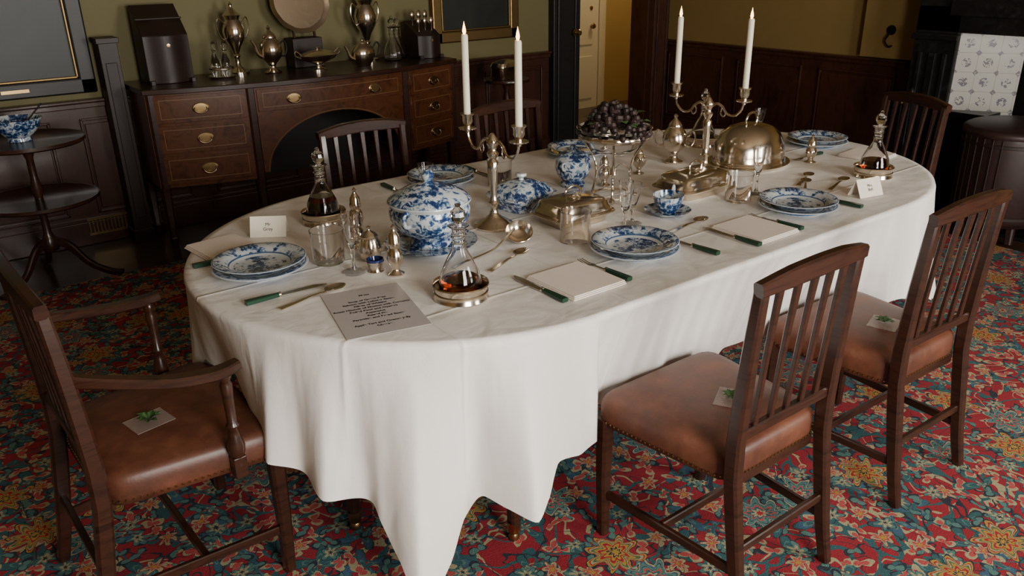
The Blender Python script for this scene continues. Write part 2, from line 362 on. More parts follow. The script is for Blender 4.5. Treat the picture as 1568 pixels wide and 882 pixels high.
lathe('base',[(0,0),(.1,0),(.1,.02),(.03,.04),(.012,.06),(.009,.4),(.014,.42),(.009,.44),(.008,.7),(.018,.72),(.02,.74),(.008,.76),(0,.78)],IRON,fi,seg=20)
for i,a in enumerate((.3,2.4,4.5)):
    x,y=.05*math.cos(a),.05*math.sin(a); loft('tool_%d'%i,[(x,y,.04),(x,y,.3),(x,y,.66)],(.01,.01),IRON,fi,up=(0,1,0),rnd=8)
    lathe('handle_%d'%i,[(0,0),(.012,.01),(.016,.03),(.01,.05),(0,.06)],BRASS,fi,(x,y,.66),seg=12)
V=[];F=[]
loftgeo(cr([(FX-.02,2.8,.14),(5.3,2.8,.14),(5.25,2.6,.14),(5.25,2.45,.14)]),(.02,.02),V,F,rnd=8);loftgeo(cr([(FX-.02,2.8,.03),(5.3,2.8,.03),(5.25,2.6,.03),(5.25,2.45,.03)]),(.02,.02),V,F,rnd=8)
for i in range(9): boxgeo((5.25,2.78-i*.04,.085),(.006,.012,.11),V,F)
mesh('iron_fender',V,F,IRON)
cl=group('bow_front_wine_cooler',(5.03,1.90,.0125))
lathe('tub',[(0,.10),(.27,.10),(.29,.12),(.30,.14),(.305,.4),(.308,.58),(.305,.6)],MAROON,cl,seg=48,sy=.85)
lathe('lid',[(.315,.6),(.32,.615),(.315,.63),(.29,.642),(.05,.65),(0,.65)],MAROON,cl,seg=48,sy=.85)
for k in range(10):
    a=pi*.55+k*.18; loft('stile',[(.304*math.cos(a),.26*math.sin(a),.13),(.309*math.cos(a),.264*math.sin(a),.595)],(.008,.008),MAHOGD,cl,up=(0,1,0))
for z,r in((.16,.302),(.56,.309)): lathe('band',[(r,z-.01),(r+.003,z-.008),(r+.003,z+.008),(r,z+.01)],MAHOGD,cl,seg=48,sy=.86)
for a in(pi/4,3*pi/4,5*pi/4,7*pi/4): loft('leg',[(.21*math.cos(a),.18*math.sin(a),.12),(.24*math.cos(a),.2*math.sin(a),0)],[(.05,.05),(.035,.035)],MAROON,cl,up=(0,1,0))

# ---------------------------------------------------------------- chairs
def seatpad(name,wr,wf,yr,yf,par,zb=.375,zt=.448):
    N=96;V=[];F=[]
    def P(a,s):
        n=9.; c,sn=math.cos(a),math.sin(a); r=(abs(c)**n+abs(sn)**n)**(-1/n); u=r*c*s; v=r*sn*s
        y=(yr+yf)/2+v*(yf-yr)/2; w=wr+(wf-wr)*(v+1)/2; return u*w,y
    rings=[(1.,zb),(1.01,zb+.02),(1.015,zb+.05),(1.0,zt-.006),(.975,zt+.004),(.93,zt+.010),(.8,zt+.018),(.6,zt+.024),(.35,zt+.027)]
    for s,z in rings:
        for k in range(N): x,y=P(2*pi*k/N,s); V.append((x,y,z))
    V.append((0,(yr+yf)/2,zt+.028)); c=len(V)-1
    for j in range(len(rings)-1):
        for k in range(N): a=j*N+k;b=j*N+(k+1)%N; F.append([a,b,b+N,a+N])
    for k in range(N): F.append([(len(rings)-1)*N+k,(len(rings)-1)*N+(k+1)%N,c])
    F.append(list(range(N))[::-1])
    mesh(name,V,F,LEATHER,par,angle=0)
    V=[];F=[];M=110
    pts=[P(2*pi*k/720,1.012) for k in range(721)]; d=[0]
    for a,b in zip(pts,pts[1:]): d.append(d[-1]+math.hypot(a[0]-b[0],a[1]-b[1]))
    j=0
    for i in range(M):
        t=d[-1]*i/M
        while d[j+1]<t: j+=1
        x,y=pts[j]; ball(.0038,6,(x,y,zb+.012),V,F)
    mesh('brass_nails',V,F,BRASS,par)
def chair(arm=False):
    g=group('carver_armchair' if arm else 'dining_chair')
    k=1.14 if arm else 1.; wr,wf=.188*k,.238*k; yr,yf=-.2,.232
    seatpad('seat',wr-.002,wf,yr+.012,yf,g)
    def py(z):
        if z<.43: return -.268+(.07)*(z/.43)**.8
        t=(z-.43)/.5; return -.198-.030*t**1.5
    V=[];F=[]
    for s in(-1,1):
        pts=[(s*(wr-.004),py(z),z) for z in(0,.1,.2,.3,.4,.5,.6,.7,.8,.9,.905)]
        loftgeo(pts,[(.027,.03),(.034,.04),(.034,.04),(.030,.034),(.028,.026)],V,F,up=(0,1,0))
    mesh('back_posts',V,F,MAHOG,g,angle=35)
    V=[];F=[]
    pts=[(wr*1.07*u,py(.9)-.002-.012*(1-u*u),.902+.014*(1-u*u)) for u in [-1+i*.1 for i in range(21)]]
    loftgeo(pts,[(.028,.034),(.028,.048),(.028,.05),(.028,.048),(.028,.034)],V,F)
    mesh('crest_rail',V,F,MAHOG,g,angle=35)
    V=[];F=[]
    loftgeo([(-wr,py(.515),.515),(wr,py(.515),.515)],(.022,.03),V,F)
    n=5
    for i in range(n):
        u=(i-(n-1)/2)/((n+1)/2)
        pts=[(wr*u*(.98+.03*(z-.5)),py(z)-.010*(1-u*u)*((z-.5)/.4),z) for z in(.515,.6,.7,.8,.9)]
        loftgeo(pts,[(.018,.013),(.015,.012),(.016,.012),(.022,.012)],V,F,up=(0,1,0))
    mesh('back_slats',V,F,MAHOG,g,angle=35)
    V=[];F=[]
    for s in(-1,1):
        loftgeo([(s*(wf-.024),yf-.03,0),(s*(wf-.022),yf-.026,.2),(s*(wf-.022),yf-.026,.39)],[(.03,.03),(.036,.036),(.043,.043)],V,F,up=(0,1,0))
    mesh('front_legs',V,F,MAHOG,g,angle=35)
    V=[];F=[];z=.14
    for s in(-1,1): loftgeo([(s*(wf-.024),yf-.03,z),(s*(wr-.004),py(z),z)],(.016,.026),V,F)
    loftgeo([(-(wf+wr)/2+.014,0,z),((wf+wr)/2-.014,0,z)],(.016,.026),V,F)
    loftgeo([(-wr+.004,py(.2),.2),(wr-.004,py(.2),.2)],(.016,.024),V,F)
    mesh('stretchers',V,F,MAHOG,g,angle=35)
    boxes('seat_rails',[((0,yf-.02,.37),(2*wf-.06,.02,.03)),((0,yr+.02,.37),(2*wr-.06,.02,.03))],MAHOG,g)
    if arm:
        V=[];F=[]
        for s in(-1,1):
            pts=cr([(s*(wr-.005),py(.7)+.01,.725),(s*(wr+.02),-.14,.71),(s*(wr+.055),-.02,.682),(s*(wr+.07),.08,.672),(s*(wr+.066),.14,.678)],5)
            loftgeo(pts,[(.026,.03),(.03,.026),(.036,.024),(.042,.026),(.03,.024)],V,F)
        mesh('arms',V,F,MAHOG,g,angle=35)
        for s in(-1,1):
            lathe('arm_support',[(0,.0),(.014,.0),(.016,.02),(.012,.03),(.02,.05),(.022,.07),(.014,.1),(.011,.12),(.017,.128),(.012,.137),(.013,.2),(.015,.24),(.011,.25),(.016,.26),(.013,.275),(0,.285)],MAHOG,g,(s*(wf+.002),.105,.39),(0,0,0),seg=16)
            boxes('arm_block',[((s*(wf+.002),.105,.4),(.03,.034,.06))],MAHOG,g,.003)
    return g
CZ=.0125
c1=chair(); c1.location=(1.575,1.178,CZ)
c2=dup(c1,(2.33,1.178,CZ),-.03)
dup(c1,(1.54,2.83,CZ),pi); dup(c1,(2.29,2.82,CZ),pi+.03)
a1=chair(True); a1.location=(.36,2.045,CZ); a1.rotation_euler=(0,0,-pi/2+.05)
dup(c1,(3.60,1.98,CZ),pi/2-.35)
def sprig(loc,rz):
    g=group('leaf_sprig_on_card',loc,rz)
    box('clear_card',(0,0,.001),(.10,.085,.0015),CLEARC,g,0,0)
    V=[];F=[]
    for i in range(9):
        a=i*.7; L=.028+.008*random.random(); t=.25+.3*random.random(); d=Vector((math.cos(a),math.sin(a),0)); n=Vector((-d.y,d.x,0)); b=Vector((0,0,.004)); i0=len(V)
        mid=b+d*L*.5+Vector((0,0,L*t)); tip=b+d*L+Vector((0,0,L*t*.9))
        V+= [b,mid+n*.009,mid+Vector((0,0,-.003)),mid-n*.009,tip]; F+= [[i0,i0+1,i0+2],[i0,i0+2,i0+3],[i0+1,i0+4,i0+2],[i0+2,i0+4,i0+3]]
    mesh('leaves',V,F,LEAF,g,smooth=False)
sprig((1.585,1.14,.4885),.5); sprig((2.33,1.14,.4885),.3); sprig((.335,2.0,.4885),.2)

# ---------------------------------------------------------------- table & cloth
CY=2.095;R=.755;XA=1.285;XB=2.765;TZ=.75
tb=group('dining_table',(0,0,0))
def perim(r,n_end=180,n_side=150):
    out=[]
    for i in range(n_end):
        a=pi/2+pi*i/n_end; nx,ny=math.cos(a),math.sin(a); out.append((XA+r*nx,CY+r*ny,nx,ny))
    for i in range(n_side): out.append((XA+(XB-XA)*i/n_side,CY-r,0,-1))
    for i in range(n_end): a=-pi/2+pi*i/n_end; nx,ny=math.cos(a),math.sin(a); out.append((XB+r*nx,CY+r*ny,nx,ny))
    for i in range(n_side): out.append((XB-(XB-XA)*i/n_side,CY+r,0,1))
    return out
def slab(name,r,z0,z1,mat):
    P=perim(r,40,4);V=[(p[0],p[1],z0) for p in P]+[(p[0],p[1],z1) for p in P];n=len(P)
    F=[[k,(k+1)%n,n+(k+1)%n,n+k] for k in range(n)]+[list(range(n))[::-1],list(range(n,2*n))]
    mesh(name,V,F,mat,tb,smooth=False)
slab('table_top',R-.008,.722,.746,MAHOGS); slab('apron',R-.16,.63,.722,MAHOG)
for i,(x,y) in enumerate([(.80,1.85),(1.14,1.52),(.80,2.34),(1.17,2.69),(2.88,1.52),(3.25,1.85),(2.88,2.69),(3.25,2.34)]):
    loft('leg_%d'%(i+1),[(x,y,.07),(x,y,.7)],[(.032,.032),(.05,.05)],MAHOG,tb,up=(0,1,0))
    lathe('castor_%d'%(i+1),[(0,.0125),(.014,.0125),(.018,.022),(.012,.034),(.018,.04),(.02,.075),(0,.075)],BRASS,tb,(x,y,0),seg=12)
def interp(x,pts):
    if x<=pts[0][0]: return pts[0][1]
    for (a,b),(c,d) in zip(pts,pts[1:]):
        if x<=c:
            t=(x-a)/(c-a); t=.5*t+.5*t*t*(3-2*t); return b+(d-b)*t
    return pts[-1][1]
Lnear=[(0,.262),(11,.265),(17,.30),(24,.355),(31,.395),(38,.42),(44,.44),(49,.55),(53,.66),(54.5,.67),(57.5,.60),(61,.50),(65,.455),(69,.465),(73,.48),(76.5,.45),(79.5,.372),(90,.365)]
Lnl=[(0,.262),(14,.27),(24,.39),(45,.60),(60,.47),(75,.30),(90,.235)]
Lfar=[(0,.220),(22,.25),(45,.56),(60,.5),(75,.40),(90,.365)]
Lff=[(0,.220),(45,.5),(65,.3),(90,.235)]
P=perim(R,320,260); V=[];F=[];n=len(P)
topr=[0.02,.25,.5,.75,.93,.985]
for s in topr:
    for p in P: V.append((1.98+(p[0]-1.98)*s,CY+(p[1]-CY)*s,TZ))
nd=34
gs=lambda x,c,w: math.exp(-((x-c)/w)**2)
rg=lambda x,c,w: math.exp(-abs((x-c)/w)**1.5)
for j in range(nd+1):
    t=j/nd
    for (x,y,nx,ny) in P:
        end=-1 if nx<-1e-6 else (1 if nx>1e-6 else 0); phi=math.degrees(math.atan2(abs(ny),abs(nx))) if end else 90.
        near=ny<0
        left = end==-1 or (end==0 and x<2.0)
        tab=(Lnear if left else Lfar) if near else (Lnl if left else Lff)
        L_=interp(phi,tab)
        if end==0 and near: L_=.365+.008*math.sin(x*9)
        A=0.
        if end:
            if left and near:
                A=.13*rg(phi,53,5.2)+.085*rg(phi,73,4.4)+.05*rg(phi,36,4.2)+.045*rg(phi,24,3.2)+.018*rg(phi,45.5,2.)-.05*gs(phi,63.5,4)-.03*gs(phi,43.,4)-.022*gs(phi,29.5,3)+.022*rg(phi,84,3.)-.075*gs(phi,0,14)
            elif left: A=.10*gs(phi,48,8)+.03*gs(phi,25,5)+.03*gs(phi,70,5)-.075*gs(phi,0,14)
            else: A=.11*rg(phi,48,7)+.05*rg(phi,66,4)+.05*rg(phi,30,4)+.025*rg(phi,82,3.5)-.05*gs(phi,0,10)
        flare=.015*math.sin(math.radians(min(phi,90))*2) if end else 0.
        if near and end==0:
            w=min(1,max(0,(x-1.24)/.09)); w2=min(1,max(0,(2.70-x)/.15)); w=w*w*(3-2*w)*w2
            A+=-.125*w+.009*math.sin(x*21)+.006*math.sin(x*47+1)
        if not near and end==0: A+=-.03
        depth=t*L_
        ro=.012
        if t*L_<ro*1.5: off=ro*math.sin(min(1,depth/(ro*1.5))*pi/2)*.5
        else: off=ro*.5
        tt=max(0.,t-.04)
        off+=(A+flare)*(tt**.8 if A<0 else tt**1.1)+.003*math.sin(x*38+y*31)*t
        V.append((x+nx*off,y+ny*off,TZ-depth))
for j in range(len(topr)+nd):
    for k in range(n):
        a=j*n+k;b=j*n+(k+1)%n; F.append([a,b,b+n,a+n])
F.append(list(range(n))[::-1])
F=[f[::-1] for f in F]
mesh('tablecloth',V,F,LINEN,None,angle=0)
TZ=.7512

# ---------------------------------------------------------------- tableware
def plates(x,y,z=TZ):
    g=group('blue_and_white_plate_stack',(x,y,z),random.random()*6)
    pr=[(0,.004),(.075,.004),(.08,0),(.084,0),(.086,.006),(.105,.014),(.133,.021),(.136,.023),(.133,.025),(.104,.018),(.088,.011),(.07,.009),(0,.009)]
    lathe('dinner_plate',pr,CHP,g,seg=48)
    pr2=[(0,.016),(.07,.016),(.075,.012),(.08,.014),(.098,.030),(.128,.040),(.131,.042),(.128,.044),(.097,.035),(.08,.022),(.06,.02),(0,.02)]
    lathe('soup_plate',pr2,CHP,g,seg=48)
    return g
for x,y in((.735,2.17),(1.669,1.60),(2.411,1.55),(3.34,2.09),(1.66,2.655),(2.38,2.66)): plates(x,y)
def decanter(x,y,liq=AMBER,z=TZ,coaster=True,lv=.05,name='glass_decanter',sc=1.):
    g=group(name,(x,y,z+(.006 if coaster else 0)))
    o=[(0,0),(.05,0),(.056,.008),(.057,.035),(.05,.065),(.034,.1),(.019,.128),(.0165,.14),(.0195,.146),(.0165,.151),(.0165,.162),(.02,.167),(.0165,.172),(.018,.182),(.028,.19)]
    i=[(.026,.191),(.014,.183),(.0125,.15),(.015,.128),(.03,.1),(.046,.065),(.053,.035),(.052,.012),(.045,.006),(0,.006)]
    lathe('bottle',[(r*sc,h*sc) for r,h in o+i],GLASS,g,seg=40)
    if liq:
        rr=[(0,.0065),(.0445,.0065),(.0515,.0125),(.0525,.034)]
        if lv>.04: rr.append((.0525-(lv-.035)*.25,lv))
        rr.append((0,lv)); lathe('liquor',[(r*sc,h*sc) for r,h in rr],liq,g,seg=40)
    lathe('stopper',[(r*sc,h*sc) for r,h in[(0,.17),(.009,.17),(.011,.188),(.008,.196),(.016,.204),(.021,.216),(.018,.228),(.01,.236),(.006,.24),(.008,.246),(0,.25)]],GLASS,g,seg=10,angle=20)
    if coaster:
        c=group('silver_wine_coaster',(x,y,z))
        lathe('wood_base',[(0,0),(.07,0),(.07,.005),(0,.005)],MAHOG,c)
        lathe('gallery',[(.07,0),(.074,.001),(.0725,.006),(.0705,.012),(.0705,.028),(.073,.034),(.076,.038),(.074,.041),(.071,.037),(.069,.03),(.069,.006)],SILVER,c,seg=48)
        lathe('beading',[(.0715,.016),(.0735,.0185),(.0715,.021)],SILVER,c,seg=48)
    return g
decanter(1.082,2.487,RED,lv=.085); decanter(1.078,1.652,AMBER,lv=.048); decanter(3.025,1.63,AMBER,lv=.06); decanter(2.956,2.435,RED,lv=.05)
def tumbler(x,y):
    g=group('glass_wine_rinser',(x,y,TZ)); lathe('bowl',[(0,0),(.042,0),(.046,.004),(.048,.09),(.050,.1),(.048,.1),(.0455,.09),(.043,.008),(0,.007)],GLASS,g,seg=40)
for x,y in((.922,2.115),(1.60,1.79),(2.343,1.75),(1.82,2.48)): tumbler(x,y)
def flute(x,y,h=.175,w=.024,name='champagne_flute'):
    g=group(name,(x,y,TZ)); k=h/.175
    lathe('glass',[(r,z*k) for r,z in[(0,0),(.032,0),(.033,.003),(.01,.008),(.005,.02),(.0045,.05),(.008,.058),(.005,.066),(.008,.075),(.016,.1),(w-.003,.14),(w,.175),(w-.0015,.175),(w-.0045,.14),(.0145,.1),(.005,.08),(0,.078)]],GLASS,g,seg=32)
flute(.94,1.99); flute(1.765,1.74); flute(2.46,1.76); flute(3.30,2.38,.13,.028,'wine_glass'); flute(1.50,2.50,.13,.03,'wine_glass')
flute(1.86,1.80,.14,.027,'wine_glass')

def candelabrum(x,y,rz):
    g=group('silver_candelabrum',(x,y,TZ),rz)
    lathe('stem',[(0,0),(.066,0),(.068,.006),(.062,.012),(.05,.016),(.046,.022),(.03,.03),(.016,.042),(.011,.06),(.014,.075),(.018,.082),(.012,.09),(.011,.11),(.015,.19),(.018,.215),(.01,.225),(.017,.235),(.02,.245),(.012,.255),(.014,.265),(.02,.275),(.021,.285),(.014,.295),(.008,.305),(0,.312)],SILVER,g,seg=32)
    for s in(-1,1):
        V=[];F=[]
        loftgeo(cr([(0,0,.262),(0,s*.03,.285),(0,s*.055,.275),(0,s*.075,.25),(0,s*.105,.245),(0,s*.13,.268),(0,s*.138,.30)],6),[(.012,.012),(.009,.009),(.009,.009)],V,F,up=(1,0,0),rnd=8)
        loftgeo(cr([(0,s*.055,.275),(0,s*.05,.25),(0,s*.062,.238),(0,s*.07,.25)],5),(.006,.006),V,F,up=(1,0,0),rnd=6)
        mesh('arm',V,F,SILVER,g)
        lathe('candle_cup',[(0,.29),(.008,.29),(.008,.296),(.03,.302),(.031,.306),(.012,.308),(.012,.315),(.018,.325),(.018,.345),(.024,.35),(.024,.353),(.012,.353),(.012,.33),(0,.33)],SILVER,g,(0,s*.138,0),seg=24)
        lathe('candle',[(0,.33),(.0115,.33),(.0112,.595),(.009,.60),(.002,.597),(0,.597)],WAX,g,(0,s*.138,0),(0,0,0),seg=20)
        lathe('flame',[(0,.596),(.004,.602),(.006,.61),(.004,.622),(.0015,.632),(0,.64)],FLAME,g,(0,s*.138,0),seg=12)
candelabrum(1.497,2.075,0.); candelabrum(2.535,2.07,.32)

def handle_loop(name,pts,w,mat,par): return loft(name,cr(pts,6),(w,w),mat,par,up=(.3,.9,.1),rnd=8)
g=group('blue_and_white_tureen',(1.227,2.035,TZ),.5)
lathe('stand',[(0,.006),(.08,.006),(.085,0),(.09,.002),(.11,.012),(.141,.02),(.143,.023),(.11,.017),(.085,.01),(0,.01)],CHB,g,seg=48)
lathe('body',[(0,.011),(.062,.011),(.066,.018),(.058,.03),(.07,.045),(.105,.07),(.122,.1),(.124,.125),(.118,.14),(.126,.15),(.122,.15)],CHB,g,seg=48)
lathe('rim_band',[(.119,.1385),(.1275,.15),(.1265,.1535),(.1225,.152)],CHW,g,seg=48)
lathe('lid',[(.122,.15),(.125,.156),(.112,.168),(.08,.185),(.045,.198),(.018,.205),(.012,.21),(.018,.222),(.02,.232),(.01,.242),(0,.244)],CHB,g,seg=48)
for s in(-1,1): handle_loop('handle',[(s*.116,0,.10),(s*.14,0,.105),(s*.15,0,.125),(s*.14,0,.145),(s*.12,0,.14)],.012,CHB,g)
g=group('silver_soup_ladle',(1.467,1.905,TZ))
lathe('bowl',[(0,.0),(.02,.003),(.036,.014),(.043,.032),(.042,.033),(.034,.017),(.019,.006),(0,.003)],SILVER,g,(0,0,.012),(.5,-.35,0))
loft('handle',cr([(-.03,-.015,.052),(-.07,-.03,.035),(-.14,-.045,.012),(-.24,-.06,.006),(-.3,-.07,.005)]),[(.008,.004),(.007,.004),(.016,.003)],SILVER,g)
def caster(x,y,h=.15,name='silver_pepper_caster'):
    g=group(name,(x,y,TZ)); k=h/.15
    lathe('body',[(r,z*k) for r,z in[(0,0),(.022,0),(.024,.004),(.012,.012),(.010,.02),(.019,.034),(.024,.05),(.021,.068),(.014,.08),(.018,.088),(.019,.094),(.017,.1),(.016,.115),(.008,.128),(.005,.134),(.007,.141),(0,.15)]],SILVER,g,seg=24)
caster(1.0245,1.90); caster(1.111,2.30,.155); caster(1.05,2.18,.12,'silver_salt_caster'); caster(3.03,1.915,.12); caster(2.12,2.21,.13)
g=group('silver_mustard_pot',(1.03,2.06,TZ),2.0)
lathe('pot',[(0,0),(.026,0),(.03,.01),(.034,.03),(.03,.055),(.024,.068),(.026,.072),(.02,.08),(.006,.088),(.004,.094),(.007,.1),(0,.104)],SILVER,g)
handle_loop('handle',[(.028,0,.06),(.055,0,.068),(.062,0,.04),(.032,0,.02)],.007,SILVER,g); handle_loop('spout',[(-.028,0,.03),(-.045,0,.04),(-.058,0,.062)],.009,SILVER,g)
g=group('blue_glass_salt_cellar',(.995,1.965,TZ))
lathe('frame',[(0,0),(.024,0),(.02,.008),(.022,.018),(.026,.03),(.024,.03),(.019,.02),(0,.018)],SILVER,g); lathe('liner',[(.0235,.022),(.0245,.036),(.022,.036),(.018,.024),(0,.022)],BLUEG,g)
def rrect(name,prof,mat,par,hx,hy,n=5.,seg=64,loc=(0,0,0)):
    def md(a,z):
        c,s=math.cos(a),math.sin(a); return (abs(c)**n+abs(s)**n)**(-1/n)
    return lathe(name,prof,mat,par,loc,sx=hx,sy=hy,mod=md,seg=seg,angle=40)
g=group('blue_and_white_vegetable_dish',(1.70,2.19,TZ),.15)
rrect('dish',[(0,.0),(.7,0),(.72,.008),(.85,.03),(1.05,.05),(1.06,.055),(.9,.055)],CHB,g,.105,.09)
rrect('lid',[(.95,.055),(.92,.062),(.7,.085),(.35,.098),(.15,.1),(0,.1)],CHB,g,.105,.09)
lathe('knob',[(.01,.098),(.008,.105),(.02,.115),(.018,.123),(0,.126)],CHW,g)
def entree(x,y,rz,hx,hy):
    g=group('silver_entree_dish',(x,y,TZ),rz)
    rrect('base',[(0,0),(.8,0),(.82,.004),(.86,.018),(1.06,.03),(1.08,.034),(1.05,.038),(.95,.036)],SILVER,g,hx,hy,7.)
    rrect('cover',[(.97,.036),(.98,.042),(.93,.05),(.88,.058),(.86,.07),(.78,.078),(.35,.084),(0,.085)],SILVER,g,hx,hy,7.)
    lathe('handle_boss',[(0,.084),(.02,.084),(.016,.09),(0,.092)],SILVER,g,seg=16)
    handle_loop('handle',[(-.03,0,.085),(-.032,0,.105),(-.012,0,.118),(.012,0,.118),(.032,0,.105),(.03,0,.085)],.009,SILVER,g)
entree(1.735,1.955,0.,.118,.088); entree(2.31,1.925,0.,.14,.088)
g=group('silver_fruit_stand',(2.02,2.06,TZ))
V=[];F=[]
for i in range(4):
    a=pi/4+i*pi/2; c,s=math.cos(a),math.sin(a)
    loftgeo(cr([(c*.085,s*.085,.006),(c*.075,s*.075,.02),(c*.06,s*.06,.09),(c*.07,s*.07,.15),(c*.10,s*.10,.2),(c*.112,s*.112,.222)],5),(.009,.009),V,F,up=(.1,.2,1),rnd=8)
    loftgeo(cr([(c*.062,s*.062,.1),(c*.03,s*.03,.13),(0,0,.1)],5),(.005,.005),V,F,up=(.1,.2,1),rnd=6)
    ball(.011,8,(c*.087,s*.087,.011),V,F)
mesh('scroll_legs',V,F,SILVER,g)
lathe('foot_ring',[(.068,.012),(.074,.014),(.074,.02),(.068,.02),(.066,.016),(.068,.012)],SILVER,g,seg=40)
lathe('finial',[(0,.08),(.014,.09),(.01,.11),(0,.12)],SILVER,g)
lathe('basket_rim',[(.112,.218),(.122,.222),(.126,.232),(.122,.24),(.114,.236),(.112,.218)],SILVER,g,seg=48,mod=lambda a,z:1+.02*math.sin(a*16))
lathe('glass_bowl',[(0,.165),(.05,.168),(.09,.195),(.115,.235),(.135,.262),(.132,.262),(.11,.238),(.085,.2),(.05,.175),(0,.172)],GLASS,g,seg=48)
V=[];F=[]
for i in range(170):
    a=random.random()*6.28; r=.112*math.sqrt(random.random()); z=.215+.145*max(0,(1-(r/.125)**2))*(.55+.45*random.random())
    ball(.0115+.003*random.random(),8,(r*math.cos(a),r*math.sin(a),z),V,F)
for i in range(24):
    a=random.random()*6.28; ball(.012,8,(.125*math.cos(a),.125*math.sin(a),.235+.02*random.random()),V,F)
mesh('grapes',V,F,GRAPE,g)
V=[];F=[]
for i in range(14):
    a=random.random()*6.28; r=.05+.05*random.random(); p=Vector((r*math.cos(a),r*math.sin(a),.27+.03*random.random())); d=Vector((math.cos(a),math.sin(a),.3)); nn=Vector((-d.y,d.x,0)); i0=len(V)
    V+=[p,p+d*.022+nn*.016,p+d*.026,p+d*.022-nn*.016,p+d*.045-Vector((0,0,.012))]; F+=[[i0,i0+1,i0+2],[i0,i0+2,i0+3],[i0+1,i0+4,i0+2],[i0+2,i0+4,i0+3]]
mesh('vine_leaves',V,F,LEAF,g,smooth=False)
g=group('blue_and_white_sauce_tureen',(2.03,2.29,TZ),.4)
lathe('body',[(0,0),(.045,0),(.048,.01),(.04,.02),(.06,.045),(.07,.075),(.066,.1),(.07,.108),(.066,.112),(.05,.126),(.02,.138),(.008,.142),(.014,.152),(0,.162)],CHB,g,seg=40)
for s in(-1,1): handle_loop('handle',[(s*.064,0,.07),(s*.085,0,.08),(s*.088,0,.1),(s*.066,0,.1)],.008,CHW,g)
g=group('blue_and_white_cup_and_saucer',(2.03,1.80,TZ),.5)
lathe('saucer',[(0,.004),(.04,.004),(.043,0),(.05,.004),(.078,.017),(.08,.019),(.05,.009),(0,.008)],CHB,g,seg=40)
lathe('cup',[(0,.009),(.028,.009),(.03,.014),(.042,.03),(.05,.055),(.053,.07),(.051,.07),(.047,.055),(.04,.033),(.02,.016),(0,.015)],CHB,g,seg=40,sx=1.15)
handle_loop('handle',[(.055,0,.03),(.078,0,.036),(.086,0,.06),(.075,0,.082),(.056,0,.07)],.008,CHW,g)
def hotpot(name,loc,k=1.,spout=True,rz=0.):
    g=group(name,loc,rz)
    lathe('body',[(r*k,z*k) for r,z in[(0,0),(.038,0),(.04,.006),(.02,.016),(.014,.03),(.02,.042),(.045,.07),(.052,.1),(.045,.13),(.028,.15),(.03,.155),(.024,.168),(.012,.18),(.006,.188),(.009,.198),(0,.208)]],SILVER,g,seg=32)
    handle_loop('handle',[(.046*k,0,.12*k),(.075*k,0,.135*k),(.085*k,0,.1*k),(.07*k,0,.07*k),(.044*k,0,.075*k)],.008*k,SILVER if not spout else EBON,g)
    if spout: loft('spout',cr([(-.045*k,0,.075*k),(-.068*k,0,.09*k),(-.078*k,0,.125*k),(-.095*k,0,.15*k)]),[(.02*k,.02*k),(.009*k,.009*k)],SILVER,g,up=(0,1,0),rnd=10)
    else: handle_loop('handle_b',[(-.046*k,0,.12*k),(-.075*k,0,.135*k),(-.085*k,0,.1*k),(-.07*k,0,.07*k),(-.044*k,0,.075*k)],.008*k,SILVER,g)
    return g
hotpot('silver_sugar_urn',(2.60,2.29,TZ),1.,False,2.2)
hotpot('silver_cream_jug',(2.35,2.25,TZ),.55,True,1.)
g=group('silver_meat_dish_cover',(2.815,2.07,TZ),.1)
lathe('platter',[(0,.006),(.15,.006),(.165,.0),(.19,.012),(.192,.015),(.165,.012),(0,.012)],SILVER,g,seg=56,sy=.84)
lathe('dome',[(.168,.012),(.172,.018),(.164,.026),(.165,.055),(.157,.093),(.137,.13),(.1,.156),(.05,.170),(0,.173)],SILVER,g,seg=56,sy=.84)
lathe('rim_bead',[(.166,.022),(.170,.027),(.166,.032)],SILVER,g,seg=56,sy=.84)
handle_loop('handle',[(-.035,0,.168),(-.042,0,.19),(-.018,0,.212),(.018,0,.212),(.042,0,.19),(.035,0,.168)],.01,SILVER,g)
def napkin(x,y,sx,sy,rz):
    g=group('folded_napkin',(x,y,TZ),rz)
    for i in range(3): box('fold_%d'%(i+1),(0.002*i,0.0015*i,.002+.0035*i),(sx-.004*i,sy-.004*i,.003),NAPKIN,g,0,.0012)
napkin(1.378,1.535,.19,.20,0.); napkin(2.112,1.50,.19,.20,0.); napkin(.715,2.432,.165,.185,.12); napkin(3.31,1.82,.18,.18,.1)
def tent(x,y,rz,txt):
    g=group('place_card',(x,y,TZ),rz); w,h=.115,.062
    V=[(-w/2,-.03,0),(w/2,-.03,0),(w/2,0,h),(-w/2,0,h),(-w/2,.03,0),(w/2,.03,0)]; F=[[0,1,2,3],[3,2,5,4]]
    o=mesh('card',V,F,CARD,g,smooth=False); m=o.modifiers.new('s','SOLIDIFY'); m.thickness=.0008
    c=bpy.data.curves.new('inscription','FONT'); c.body=txt; c.size=.015; c.align_x='CENTER'; c.align_y='CENTER'; c.materials.append(INK)
    t=bpy.data.objects.new('inscription',c); COL.objects.link(t); t.parent=g; an=math.atan2(h,.03); t.location=(0,-.0165,h/2); t.rotation_euler=(an,0,0)
tent(.885,2.475,-.60,'Mr\nGrey'); tent(2.755,1.50,-.2,'Mrs\nBell')
g=group('printed_menu',(.857,1.722,TZ),-.23)
box('sheet',(0,0,.0006),(.21,.297,.0008),PAPER,g,0,0)
lines=['Menu','','Soup of Green Peas','Salmon with Lobster Sauce','Fillets of Whiting','Roast Haunch of Mutton with Currants','Boiled Fowl and Oysters','Asparagus','Raised Pie','Partridge and Bread Sauce','','Apple Tart and Orange Jelly','Cheese']
